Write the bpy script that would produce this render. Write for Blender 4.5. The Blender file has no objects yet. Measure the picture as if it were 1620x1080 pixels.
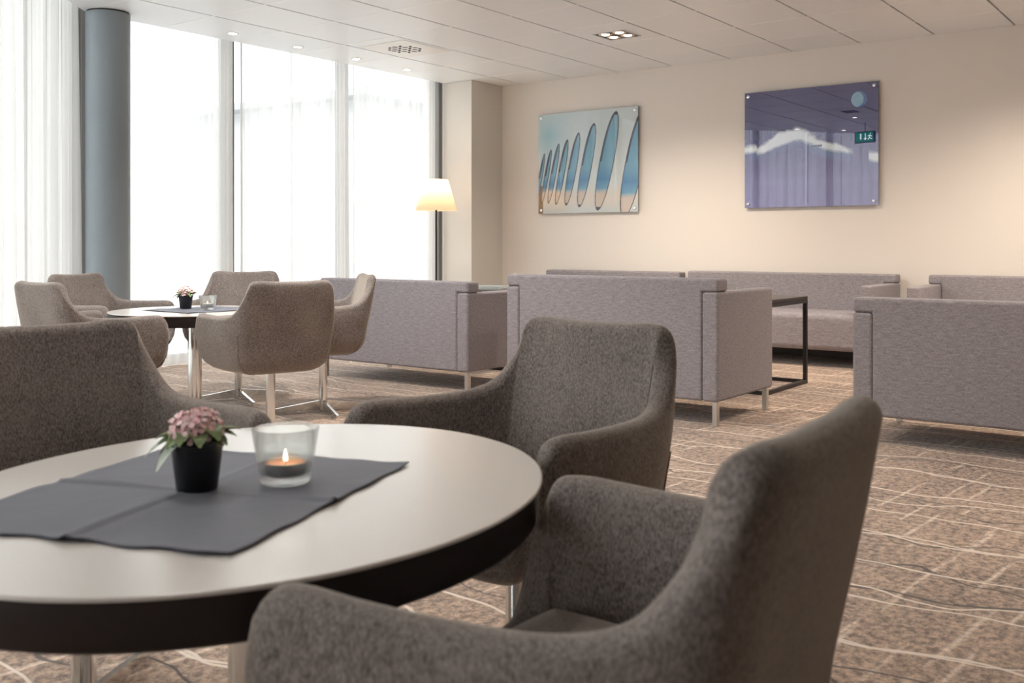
import bpy, bmesh, math, random
from mathutils import Vector, Matrix
random.seed(7)
S = bpy.context.scene
COL = S.collection
PI = math.pi
EYE = 0.98
CEIL = 2.705
WX = 8.63                 # wall with the pictures
EX = (0.59817543, 0.80136518); EY = (-0.80136518, 0.59817543)
def W(r, D):              # right / depth from the camera -> world x, y
    return (r*EX[0]+D*EX[1], r*EY[0]+D*EY[1])
def WA(th):               # heading in the same sense
    c, s = math.cos(th), math.sin(th)
    x, y = W(c, s)
    return math.atan2(y, x)

# ------------------------------------------------------------ materials
def srgb(r, g, b):
    f = lambda c: (c/255/12.92) if c/255 <= .04045 else ((c/255+.055)/1.055)**2.4
    return (f(r), f(g), f(b), 1)
class NT:
    def __init__(s, name):
        s.m = bpy.data.materials.new(name); s.m.use_nodes = True
        s.t = s.m.node_tree; s.t.nodes.clear()
        s.out = s.n('ShaderNodeOutputMaterial')
    def n(s, typ, **kw):
        nd = s.t.nodes.new(typ)
        for k, v in kw.items():
            if k in nd.inputs: nd.inputs[k].default_value = v
            else: setattr(nd, k, v)
        return nd
    def l(s, a, b): s.t.links.new(a, b)
    def math(s, op, a, b=None, c=None, clamp=False):
        nd = s.t.nodes.new('ShaderNodeMath'); nd.operation = op; nd.use_clamp = clamp
        for i, v in enumerate((a, b, c)):
            if v is None: continue
            if isinstance(v, (int, float)): nd.inputs[i].default_value = v
            else: s.l(v, nd.inputs[i])
        return nd.outputs[0]
    def mix(s, fac, a, b):
        nd = s.t.nodes.new('ShaderNodeMix'); nd.data_type = 'RGBA'
        for i, v in ((0, fac), (6, a), (7, b)):
            if isinstance(v, (int, float, tuple)): nd.inputs[i].default_value = v
            else: s.l(v, nd.inputs[i])
        return nd.outputs[2]
    def noise(s, vec, scale, detail=3, rough=.5, dims=None):
        nd = s.n('ShaderNodeTexNoise'); nd.inputs['Scale'].default_value = scale
        nd.inputs['Detail'].default_value = detail; nd.inputs['Roughness'].default_value = rough
        if vec is not None: s.l(vec, nd.inputs['Vector'])
        return nd.outputs['Fac']
    def mapped(s, scale=(1, 1, 1), coord='Object', rot=(0, 0, 0)):
        tc = s.n('ShaderNodeTexCoord'); mp = s.n('ShaderNodeMapping')
        mp.inputs['Scale'].default_value = scale; mp.inputs['Rotation'].default_value = rot
        s.l(tc.outputs[coord], mp.inputs['Vector']); return mp.outputs[0]
    def ramp(s, v, a, b):
        nd = s.n('ShaderNodeMapRange'); nd.inputs['From Min'].default_value = a; nd.inputs['From Max'].default_value = b
        s.l(v, nd.inputs['Value']); return nd.outputs[0]
    def bump(s, h, strength, dist):
        nd = s.n('ShaderNodeBump'); nd.inputs['Strength'].default_value = strength; nd.inputs['Distance'].default_value = dist
        s.l(h, nd.inputs['Height']); return nd.outputs[0]
    def prin(s, color=None, rough=.5, **kw):
        p = s.n('ShaderNodeBsdfPrincipled'); p.inputs['Roughness'].default_value = rough
        if color is not None:
            if isinstance(color, tuple): p.inputs['Base Color'].default_value = color
            else: s.l(color, p.inputs['Base Color'])
        for k, v in kw.items(): p.inputs[k.replace('_', ' ')].default_value = v
        s.l(p.outputs[0], s.out.inputs[0]); return p

def simple(name, col, rough=.5, **kw):
    t = NT(name); t.prin(col, rough, **kw); return t.m
def paint(name, col, rough=.6, amt=.05, bs=.1):
    t = NT(name); v = t.mapped()
    n = t.noise(v, 1.3, 4); d = tuple(c*(1-amt) for c in col[:3])+(1,)
    p = t.prin(t.mix(n, col, d), rough); p.inputs['Specular IOR Level'].default_value = .3
    t.l(t.bump(t.noise(v, 260, 2), bs, .001), p.inputs['Normal']); return t.m
def wool(name, col, dark, scale=1., sheen=1.0):
    t = NT(name); v = t.mapped()
    vv = t.mapped((1, 1, .45))
    n1 = t.noise(vv, 330*scale, 3, .7); n2 = t.noise(v, 85*scale, 4, .7); n3 = t.noise(v, 5, 3)
    f = t.math('ADD', t.math('MULTIPLY', n1, .72), t.math('ADD', t.math('MULTIPLY', n2, .20), t.math('MULTIPLY', n3, .18)))
    f = t.ramp(f, .43, .68)
    p = t.prin(t.mix(f, dark, col), .95); p.inputs['Specular IOR Level'].default_value = .1
    p.inputs['Sheen Weight'].default_value = sheen; p.inputs['Sheen Roughness'].default_value = .32
    p.inputs['Sheen Tint'].default_value = srgb(235, 225, 210)
    t.l(t.bump(t.math('ADD', n1, t.math('MULTIPLY', n2, .4)), .5, .003), p.inputs['Normal']); return t.m
def woven(name, col, dark):
    t = NT(name); v = t.mapped()
    h = t.noise(t.mapped((1, .22, 1.6)), 330, 3, .7)       # threads running across
    h2 = t.noise(t.mapped((1, 1.6, .22)), 330, 3, .7)
    big = t.noise(t.mapped((1, .3, 1.5)), 70, 4, .7)
    f = t.math('ADD', t.math('MULTIPLY', h, .42), t.math('ADD', t.math('MULTIPLY', h2, .36), t.math('MULTIPLY', big, .3)))
    f = t.ramp(f, .40, .68)
    p = t.prin(t.mix(f, dark, col), .95); p.inputs['Specular IOR Level'].default_value = .1
    p.inputs['Sheen Weight'].default_value = .12
    t.l(t.bump(t.math('ADD', h, h2), .35, .0015), p.inputs['Normal']); return t.m

M = {}
M['wool'] = wool('wool_felt', srgb(168, 157, 151), srgb(94, 86, 83))
M['woven'] = woven('woven_upholstery', srgb(184, 178, 182), srgb(110, 104, 109))
M['chrome'] = simple('chrome', (.78, .77, .75, 1), .13, Metallic=1.0)
M['steel'] = simple('brushed_steel', (.66, .65, .63, 1), .3, Metallic=1.0)
M['black_metal'] = simple('black_metal', (.018, .017, .017, 1), .4)
M['wall'] = paint('warm_white_paint', srgb(240, 233, 225), .7, .03)
M['wall_dark'] = paint('low_fill_wall_brown', srgb(92, 80, 72), .7, .05)  # unseen walls kept dark to cut fill on camera-facing sides
M['pillar'] = paint('pillar_paint', srgb(226, 221, 213), .65, .03)
M['soffit'] = paint('tile_white', srgb(240, 242, 243), .38, .03, .03)
M['dark_gap'] = simple('ceiling_void', (.02, .018, .016, 1), .9)
M['grid_white'] = simple('grid_profile', srgb(252, 250, 246), .35)
M['frame_grey'] = simple('window_frame_grey', srgb(120, 116, 112), .45)
M['plastic_white'] = simple('white_plastic', srgb(235, 232, 226), .4)
M['pot'] = simple('black_pot_plastic', (.012, .012, .014, 1), .35)
M['soil'] = paint('soil', (.03, .02, .015, 1), .95, .4)
M['wax'] = simple('glow_tinted_wax', srgb(246, 178, 132), .5, Subsurface_Weight=.5, Subsurface_Radius=(.02, .01, .006))  # orange of the flame's glow is put into the base colour
M['wax_white'] = simple('candle_wax_white', srgb(240, 214, 204), .5)
M['tin'] = simple('tea_light_tin', (.62, .6, .58, 1), .35, Metallic=.9)
M['wick'] = simple('wick', (.01, .01, .01, 1), .9)
M['walnut'] = None

def mk_column():
    t = NT('column_grey_paint'); v = t.mapped()
    n = t.noise(v, 40, 3, .6)
    p = t.prin(t.mix(t.noise(v, 3, 3), srgb(148, 158, 164), srgb(138, 148, 154)), .42)
    t.l(t.bump(n, .35, .006), p.inputs['Normal']); return t.m
M['column'] = mk_column()

def mk_wood(name, a, b, rough):
    t = NT(name); v = t.mapped((1.5, 22, 22))
    p = t.prin(t.mix(t.noise(v, 2.2, 5, .6), a, b), rough)
    return t.m
M['top_beige'] = None
def mk_laminate():
    t = NT('table_laminate'); v = t.mapped()
    p = t.prin(t.mix(t.noise(v, 420, 2), srgb(228, 222, 215), srgb(221, 214, 207)), .25)
    p.inputs['Specular IOR Level'].default_value = .5
    p.inputs['Coat Weight'].default_value = .6; p.inputs['Coat Roughness'].default_value = .22
    return t.m
M['top_beige'] = mk_laminate()
M['edge_dark'] = mk_wood('dark_edge_band', srgb(38, 26, 26), srgb(26, 18, 18), .5)
M['table_black'] = mk_wood('dark_table_top', srgb(58, 50, 46), srgb(42, 36, 34), .35)

def mk_cloth():
    t = NT('grey_napkin_cloth'); v = t.mapped()
    p = t.prin(t.mix(t.noise(v, 3, 4), srgb(88, 90, 105), srgb(77, 79, 93)), .62)
    p.inputs['Sheen Weight'].default_value = .25
    h = t.noise(v, 600, 2)
    w = t.noise(v, 14, 3)
    t.l(t.bump(t.math('ADD', t.math('MULTIPLY', h, .15), w), .4, .004), p.inputs['Normal']); return t.m
M['cloth'] = mk_cloth()

def mk_carpet():
    t = NT('patterned_carpet')
    tc = t.n('ShaderNodeTexCoord'); sx = t.n('ShaderNodeSeparateXYZ'); t.l(tc.outputs['Object'], sx.inputs[0])
    X, Y = sx.outputs[0], sx.outputs[1]; V = tc.outputs['Object']
    # mottled ground
    m1 = t.ramp(t.noise(V, 38, 5, .8), .40, .60)
    m2 = t.ramp(t.noise(V, 260, 2, .6), .25, .75)
    patch = t.ramp(t.noise(V, 2.4, 4, .6), .38, .62)
    a = t.mix(m1, srgb(92, 75, 62), srgb(212, 180, 156))
    b = t.mix(m1, srgb(136, 112, 95), srgb(230, 198, 172))
    base = t.mix(patch, a, b)
    base = t.mix(t.math('MULTIPLY', m2, .35), base, srgb(78, 64, 56))
    def wavy(period, phase, amp, width, ns):
        mp = t.n('ShaderNodeMapping'); mp.inputs['Scale'].default_value = (.8, 1.0, 1); mp.inputs['Location'].default_value = (phase*7, phase*3, 0)
        t.l(V, mp.inputs['Vector'])
        w = t.math('MULTIPLY', t.math('SUBTRACT', t.noise(mp.outputs[0], ns, 2.5, .55), .5), amp)
        c = t.math('ADD', t.math('DIVIDE', t.math('ADD', X, w), period), phase)
        fr = t.math('ABSOLUTE', t.math('SUBTRACT', t.math('FRACT', c), .5))
        nd = t.n('ShaderNodeMapRange'); nd.interpolation_type = 'SMOOTHSTEP'
        nd.inputs['From Min'].default_value = width/period; nd.inputs['From Max'].default_value = width/period*.35
        t.l(fr, nd.inputs['Value']); return nd.outputs[0]
    # short straight strokes running across the waves
    def strokes(period, phase, width, th):
        wob = t.math('MULTIPLY', t.math('SUBTRACT', t.noise(V, 3.0, 2), .5), .03)
        c = t.math('ADD', t.math('DIVIDE', t.math('ADD', Y, t.math('ADD', wob, t.math('MULTIPLY', X, .10))), period), phase)
        fr = t.math('ABSOLUTE', t.math('SUBTRACT', t.math('FRACT', c), .5))
        nd = t.n('ShaderNodeMapRange'); nd.inputs['From Min'].default_value = width/period; nd.inputs['From Max'].default_value = width/period*.2
        t.l(fr, nd.inputs['Value'])
        mp = t.n('ShaderNodeMapping'); mp.inputs['Scale'].default_value = (1.5, 7, 1); mp.inputs['Location'].default_value = (phase*11, 0, 0); t.l(V, mp.inputs['Vector'])
        g = t.ramp(t.noise(mp.outputs[0], 1.6, 2), th, th+.08)
        return t.math('MULTIPLY', nd.outputs[0], g)
    st = t.math('MAXIMUM', strokes(.147, .1, .010, .50), strokes(.221, .63, .012, .50))
    base = t.mix(t.math('MULTIPLY', st, t.math('MULTIPLY', t.math('ADD', m1, .7), .52)), base, srgb(244, 222, 202))
    dk = t.math('MAXIMUM', wavy(.57, .35, .62, .0075, 1.25), wavy(.83, .8, .7, .007, 1.5))
    base = t.mix(t.math('MULTIPLY', dk, .85), base, srgb(52, 45, 42))
    li = t.math('MAXIMUM', wavy(.33, .0, .42, .0085, 1.1), wavy(.50, .55, .5, .0085, 1.35))
    base = t.mix(t.math('MULTIPLY', li, .85), base, srgb(246, 230, 214))
    p = t.prin(base, .95); p.inputs['Specular IOR Level'].default_value = .12
    p.inputs['Sheen Weight'].default_value = .45; p.inputs['Sheen Roughness'].default_value = .5
    h = t.math('ADD', t.math('MULTIPLY', t.noise(V, 420, 2), .6), t.math('MULTIPLY', li, .5))
    t.l(t.bump(h, .6, .005), p.inputs['Normal']); return t.m
M['carpet'] = mk_carpet()

def mk_sheer(name, transp, shade=(.93, .92, .91, 1)):
    t = NT(name)
    tr = t.n('ShaderNodeBsdfTransparent'); tl = t.n('ShaderNodeBsdfTranslucent'); df = t.n('ShaderNodeBsdfDiffuse')
    tl.inputs[0].default_value = shade; df.inputs[0].default_value = shade
    a = t.n('ShaderNodeMixShader'); a.inputs[0].default_value = .42; t.l(tl.outputs[0], a.inputs[1]); t.l(df.outputs[0], a.inputs[2])
    b = t.n('ShaderNodeMixShader'); t.l(a.outputs[0], b.inputs[1]); t.l(tr.outputs[0], b.inputs[2])
    # a voile is more see-through face-on than along its folds
    lw = t.n('ShaderNodeLayerWeight'); lw.inputs['Blend'].default_value = .5
    f = t.math('MULTIPLY', t.math('POWER', t.math('SUBTRACT', 1.0, lw.outputs['Facing'], clamp=True), .8), transp)
    t.l(f, b.inputs[0]); t.l(b.outputs[0], t.out.inputs[0]); return t.m
M['sheer'] = mk_sheer('sheer_voile', .42, (.86, .85, .835, 1))
M['hem'] = mk_sheer('voile_hem', .15, (.80, .79, .775, 1))

def mk_glass_pane():
    t = NT('window_glass')
    tr = t.n('ShaderNodeBsdfTransparent'); gl = t.n('ShaderNodeBsdfGlossy'); gl.inputs['Roughness'].default_value = .01
    tr.inputs[0].default_value = (.95, .96, .955, 1)
    m = t.n('ShaderNodeMixShader'); m.inputs[0].default_value = .06
    t.l(tr.outputs[0], m.inputs[1]); t.l(gl.outputs[0], m.inputs[2]); t.l(m.outputs[0], t.out.inputs[0]); return t.m
M['pane'] = mk_glass_pane()
def mk_glass():
    t = NT('clear_glass'); p = t.n('ShaderNodeBsdfPrincipled'); p.inputs['Base Color'].default_value = (.985, .995, .985, 1)
    p.inputs['Roughness'].default_value = 0; p.inputs['Transmission Weight'].default_value = 1; p.inputs['IOR'].default_value = 1.18
    tr = t.n('ShaderNodeBsdfTransparent'); tr.inputs[0].default_value = (.985, .995, .985, 1)
    m = t.n('ShaderNodeMixShader'); m.inputs[0].default_value = .45
    t.l(tr.outputs[0], m.inputs[1]); t.l(p.outputs[0], m.inputs[2]); t.l(m.outputs[0], t.out.inputs[0]); return t.m
M['glass'] = mk_glass()

def emis(name, col, st):
    t = NT(name); e = t.n('ShaderNodeEmission'); e.inputs[0].default_value = col; e.inputs[1].default_value = st
    t.l(e.outputs[0], t.out.inputs[0]); return t.m
M['flame'] = emis('flame', (1, .82, .52, 1), 6)
M['led'] = emis('downlight_lens', (1, .93, .84, 1), 4)
M['halogen'] = emis('halogen_bulb', (1, .90, .78, 1), 9)
M['copper'] = simple('lamp_reflector', (.75, .52, .36, 1), .3, Metallic=.9)
M['exit_green'] = emis('exit_face_green', (.01, .22, .12, 1), .9)
M['exit_white'] = emis('exit_symbol_white', (.9, 1, .94, 1), 1.2)
def mk_shade():
    t = NT('lamp_shade_fabric')
    tl = t.n('ShaderNodeBsdfTranslucent'); df = t.n('ShaderNodeBsdfDiffuse')
    tl.inputs[0].default_value = srgb(255, 244, 228); df.inputs[0].default_value = srgb(240, 228, 208)
    a = t.n('ShaderNodeMixShader'); a.inputs[0].default_value = .4; t.l(tl.outputs[0], a.inputs[1]); t.l(df.outputs[0], a.inputs[2])
    t.l(a.outputs[0], t.out.inputs[0]); return t.m
M['shade'] = mk_shade()
M['bulb'] = emis('bulb', (1, .80, .58, 1), 3)
def mk_leaf():
    t = NT('leaf_green'); v = t.mapped()
    t.prin(t.mix(t.ramp(t.noise(v, 60, 2), .35, .65), srgb(96, 118, 66), srgb(146, 162, 108)), .5); return t.m
M['leaf'] = mk_leaf()
M['leaf_pale'] = simple('leaf_pale', srgb(205, 214, 196), .5)
def mk_petal(a, b):
    t = NT('petal'); v = t.mapped()
    t.prin(t.mix(t.ramp(t.noise(v, 90, 2), .35, .65), a, b), .6, Subsurface_Weight=.0); return t.m
M['petal'] = mk_petal(srgb(255, 226, 220), srgb(252, 194, 200))
M['petal_white'] = mk_petal(srgb(245, 238, 228), srgb(232, 214, 204))
M['paper'] = simple('magazine_paper', srgb(205, 205, 202), .5)
M['cover_teal'] = simple('magazine_cover', srgb(150, 165, 170), .35)
M['concrete'] = paint('pale_facade', srgb(196, 196, 196), .8, .08)
M['roof_dark'] = simple('roof_sheet', srgb(160, 161, 164), .6)
M['far_glass'] = simple('far_window_glass', srgb(175, 180, 184), .3)
M['ground_out'] = paint('pale_paving', srgb(190, 190, 190), .85, .1)

def mk_print(name, mirror):
    t = NT(name); at = t.n('ShaderNodeVertexColor'); at.layer_name = 'print'
    p = t.prin(at.outputs[0], .6); p.inputs['Specular IOR Level'].default_value = .1
    gl = t.n('ShaderNodeBsdfGlossy'); gl.inputs['Roughness'].default_value = .004; gl.inputs[0].default_value = (.88, .86, 1, 1)
    m = t.n('ShaderNodeMixShader'); m.inputs[0].default_value = mirror
    t.l(p.outputs[0], m.inputs[1]); t.l(gl.outputs[0], m.inputs[2]); t.l(m.outputs[0], t.out.inputs[0]); return t.m
M['print_pale'] = mk_print('acrylic_print_pale', .06)
M['print_blue'] = mk_print('acrylic_print_blue', .16)
M['acrylic_edge'] = simple('acrylic_edge', srgb(70, 80, 90), .2)

# ------------------------------------------------------------ mesh helpers
def finish(name, bm, mat, parent=None, smooth=True, wn=False, angle=None):
    bmesh.ops.recalc_face_normals(bm, faces=bm.faces[:])
    me = bpy.data.meshes.new(name); bm.to_mesh(me); bm.free()
    if smooth:
        for p in me.polygons: p.use_smooth = True
        me.set_sharp_from_angle(angle=math.radians(angle or 40))
    mats = mat if isinstance(mat, list) else [mat]
    for m in mats: me.materials.append(m)
    o = bpy.data.objects.new(name, me); COL.objects.link(o)
    if parent is not None: o.parent = parent
    if wn:
        md = o.modifiers.new('wn', 'WEIGHTED_NORMAL'); md.keep_sharp = True
    return o
def thing(name, label, cat, loc=(0, 0, 0), rz=0, group=None):
    o = bpy.data.objects.new(name, None); COL.objects.link(o); o.empty_display_size = .1
    o.location = loc; o.rotation_euler = (0, 0, rz); o['label'] = label; o['category'] = cat
    if group: o['group'] = group
    return o
def tag(o, label, cat, group=None):
    o['label'] = label; o['category'] = cat
    if group: o['group'] = group
    return o
def struct(o): o['kind'] = 'structure'; return o
def box(bm, x0, x1, y0, y1, z0, z1, bev=0, seg=2):
    r = bmesh.ops.create_cube(bm, size=1)
    vs = r['verts']
    for v in vs:
        v.co = Vector(((x0+x1)/2+v.co.x*(x1-x0), (y0+y1)/2+v.co.y*(y1-y0), (z0+z1)/2+v.co.z*(z1-z0)))
    if bev > 0:
        es = list({e for v in vs for e in v.link_edges})
        bmesh.ops.bevel(bm, geom=es, offset=bev, segments=seg, affect='EDGES', profile=.5)
    return vs
def bx(name, mat, parent, *a, bev=0, seg=2, wn=True):
    bm = bmesh.new(); box(bm, *a, bev=bev, seg=seg)
    return finish(name, bm, mat, parent, smooth=bev > 0, wn=wn and bev > 0)
def lathe(bm, prof, n=48, cx=0, cy=0, cap=True, closed=False):
    rings = []
    for r, z in prof:
        if r < 1e-6: rings.append([bm.verts.new((cx, cy, z))])
        else: rings.append([bm.verts.new((cx+r*math.cos(2*PI*i/n), cy+r*math.sin(2*PI*i/n), z)) for i in range(n)])
    pairs = list(zip(rings, rings[1:]))
    if closed: pairs.append((rings[-1], rings[0]))
    for a, b in pairs:
        for i in range(n):
            j = (i+1) % n
            if len(a) == 1 and len(b) == 1: continue
            if len(a) == 1: bm.faces.new((a[0], b[i], b[j]))
            elif len(b) == 1: bm.faces.new((a[i], a[j], b[0]))
            else: bm.faces.new((a[i], a[j], b[j], b[i]))
def lt(name, mat, parent, prof, n=48, cx=0, cy=0, closed=False, angle=40):
    bm = bmesh.new(); lathe(bm, prof, n, cx, cy, closed=closed); return finish(name, bm, mat, parent, angle=angle)
def tube(bm, pts, r, n=8):
    pts = [Vector(p) for p in pts]; rings = []
    up = Vector((0, 0, 1))
    for i, p in enumerate(pts):
        d = (pts[min(i+1, len(pts)-1)]-pts[max(i-1, 0)]).normalized()
        a = d.cross(up)
        if a.length < .05: a = d.cross(Vector((1, 0, 0)))
        a.normalize(); b = d.cross(a).normalized()
        rings.append([bm.verts.new(p+r*(math.cos(2*PI*k/n)*a+math.sin(2*PI*k/n)*b)) for k in range(n)])
    for A, B in zip(rings, rings[1:]):
        for k in range(n): bm.faces.new((A[k], A[(k+1) % n], B[(k+1) % n], B[k]))
    bm.faces.new(rings[0]); bm.faces.new(rings[-1][::-1])
def catmull(P, sub):
    out = []
    n = len(P)
    for i in range(n-1):
        p0 = P[max(i-1, 0)]; p1 = P[i]; p2 = P[i+1]; p3 = P[min(i+2, n-1)]
        for k in range(sub):
            t = k/sub
            out.append(tuple(.5*((2*b)+(-a+c)*t+(2*a-5*b+4*c-d)*t*t+(-a+3*b-3*c+d)*t**3) for a, b, c, d in zip(p0, p1, p2, p3)))
    out.append(tuple(P[-1])); return out
def copy_tree(o, parent=None):
    c = o.copy(); COL.objects.link(c)
    if parent is not None: c.parent = parent
    for ch in list(o.children): copy_tree(ch, c)
    return c

# ------------------------------------------------------------ the room
# window line (main) y = 7.0 ; slanted window line from A0 along U
A0 = Vector((4.03, 6.98)); U = Vector((-.765, -.644)).normalized(); N_IN = Vector((-U.y, U.x))   # N_IN points into the room
if N_IN.dot(Vector((0, 0))-A0) < 0: N_IN = -N_IN
N_OUT = -N_IN
LEN = 7.6
A1 = A0+U*LEN
XB, YB = -5.0, -5.0       # walls behind the camera
def poly_slab(name, mat, pts, z0, z1):
    bm = bmesh.new()
    lo = [bm.verts.new((p[0], p[1], z0)) for p in pts]; hi = [bm.verts.new((p[0], p[1], z1)) for p in pts]
    bm.faces.new(lo[::-1]); bm.faces.new(hi)
    for i in range(len(pts)):
        j = (i+1) % len(pts); bm.faces.new((lo[i], lo[j], hi[j], hi[i]))
    return finish(name, bm, mat, None, smooth=False)
GO = .36
oA0 = A0+N_OUT*GO; oA1 = A1+N_OUT*GO
foot_pts = [(XB-.1, YB-.1), (WX+.1, YB-.1), (WX+.1, 7.36), (oA0.x-.02, 7.36), (oA0.x, oA0.y), (oA1.x, oA1.y), (XB-.1, oA1.y)]
struct(poly_slab('floor', M['carpet'], foot_pts, -.12, 0))
# ceiling: tiles with dark reveals one way and light profiles the other, clipped to the room outline
def mk_ceiling():
    bm = bmesh.new()
    ys = [6.30-.5985*k for k in range(0, 20)]
    xs = [8.05-.675*k for k in range(0, 21)]
    xe = [WX]+xs; ye = [6.96]+ys
    def clipbox(x0, x1, y0, y1, z0, z1):
        vs = box(bm, x0, x1, y0, y1, z0, z1)
        return vs
    for i in range(len(xe)-1):
        for j in range(len(ye)-1):
            clipbox(xe[i+1]+.002, xe[i]-.002, ye[j+1]+.0075, ye[j]-.0075, CEIL, CEIL+.02)
    # cut along the slanted window line
    g = bm.verts[:]+bm.edges[:]+bm.faces[:]
    edge_pt = A0+N_IN*.02
    r = bmesh.ops.bisect_plane(bm, geom=g, plane_co=(edge_pt.x, edge_pt.y, 0), plane_no=(N_OUT.x, N_OUT.y, 0), clear_outer=True)
    cut = [e for e in r['geom_cut'] if isinstance(e, bmesh.types.BMEdge)]
    bmesh.ops.holes_fill(bm, edges=cut)
    for f in bm.faces: f.material_index = 0
    # light profiles in the x gaps
    k0 = len(bm.faces)
    bm2 = bmesh.new()
    for x in xs: box(bm2, x-.0055, x+.0055, ys[-1], 6.96, CEIL-.0015, CEIL+.012)
    g = bm2.verts[:]+bm2.edges[:]+bm2.faces[:]
    bmesh.ops.bisect_plane(bm2, geom=g, plane_co=(edge_pt.x, edge_pt.y, 0), plane_no=(N_OUT.x, N_OUT.y, 0), clear_outer=True)
    for f in bm2.faces: f.material_index = 1
    me = bpy.data.meshes.new('tmp'); bm2.to_mesh(me); bm2.free(); bm.from_mesh(me); bpy.data.meshes.remove(me)
    # dark void above
    e0 = edge_pt; e1 = edge_pt+U*LEN
    pts = [(XB, YB), (WX, YB), (WX, 6.965), (e0.x+.01, 6.965), (e0.x, e0.y), (e1.x, e1.y), (XB, e1.y)]
    lo = [bm.verts.new((p[0], p[1], CEIL+.021)) for p in pts]; hi = [bm.verts.new((p[0], p[1], CEIL+.3)) for p in pts]
    fs = [bm.faces.new(lo[::-1]), bm.faces.new(hi)]
    for i in range(len(pts)):
        j = (i+1) % len(pts); fs.append(bm.faces.new((lo[i], lo[j], hi[j], hi[i])))
    fs[0].material_index = 2
    for f in fs[1:]: f.material_index = 0
    return struct(finish('ceiling', bm, [M['soffit'], M['grid_white'], M['dark_gap']], None, smooth=False))
mk_ceiling()
struct(poly_slab('trim_1', M['soffit'], foot_pts, CEIL+.30, CEIL+.42)).name = 'trim_1'    # slab over the curtain slot
# walls
struct(bx('wall_right', M['wall'], None, WX, WX+.15, YB-.1, 7.36, 0, CEIL+.3))
struct(bx('wall_back', M['wall_dark'], None, XB-.1, WX, YB-.25, YB-.1, 0, CEIL+.3))
struct(bx('wall_left', M['wall_dark'], None, XB-.25, XB-.1, YB-.1, oA1.y, 0, CEIL+.3))
struct(bx('trim_2', M['pillar'], None, 8.10, WX, 6.575, 6.955, 0, CEIL-.001, bev=.004))
struct(bx('trim_3', M['wall'], None, 8.24, WX, 6.957, 7.36, 0, CEIL+.3))
struct(bx('baseboard_right', M['frame_grey'], None, WX-.012, WX, YB, 6.57, 0, .07, bev=.002))

# windows: frames and panes as real geometry; local x along the facade, local y outward
def window_bay(idx, p0, ang, width, zt=CEIL+.29):
    root = bpy.data.objects.new('window_%d' % idx, None); COL.objects.link(root)
    root.location = (p0[0], p0[1], 0); root.rotation_euler = (0, 0, ang); root['kind'] = 'structure'
    bm = bmesh.new()
    box(bm, -.03, .03, -.06, .06, 0, zt, .004); box(bm, .03, width-.03, -.04, .04, 0, .07); box(bm, .03, width-.03, -.04, .04, zt-.07, zt)
    finish('window_frame', bm, M['frame_grey'], root, smooth=False)
    bm = bmesh.new(); box(bm, .03, width-.03, -.006, .006, .07, zt-.07)
    finish('window_pane', bm, M['pane'], root, smooth=False)
    return root
k = 1
for x0 in (4.13, 5.485, 6.84):
    window_bay(k, (x0, 7.2), 0, 1.353); k += 1
# slanted facade: runs from A0 outward line along U ; local x = -U so outward is local +y
ang = math.atan2(-U.y, -U.x)
g0 = A0+N_OUT*.2
for i in range(6):
    p = g0+U*(.30+1.25*(i+1)); window_bay(k, (p.x, p.y), ang, 1.25); k += 1
struct(bx('trim_4', M['frame_grey'], None, 8.19, 8.25, 7.14, 7.26, 0, CEIL+.29, bev=.004))
struct(bx('trim_5', M['frame_grey'], None, 8.055, 8.11, 6.985, 7.13, 0, CEIL+.28, bev=.004))
c0 = g0+U*.30
struct(bx('trim_6', M['frame_grey'], None, c0.x, 4.11, 7.15, 7.24, 0, CEIL+.29))

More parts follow.
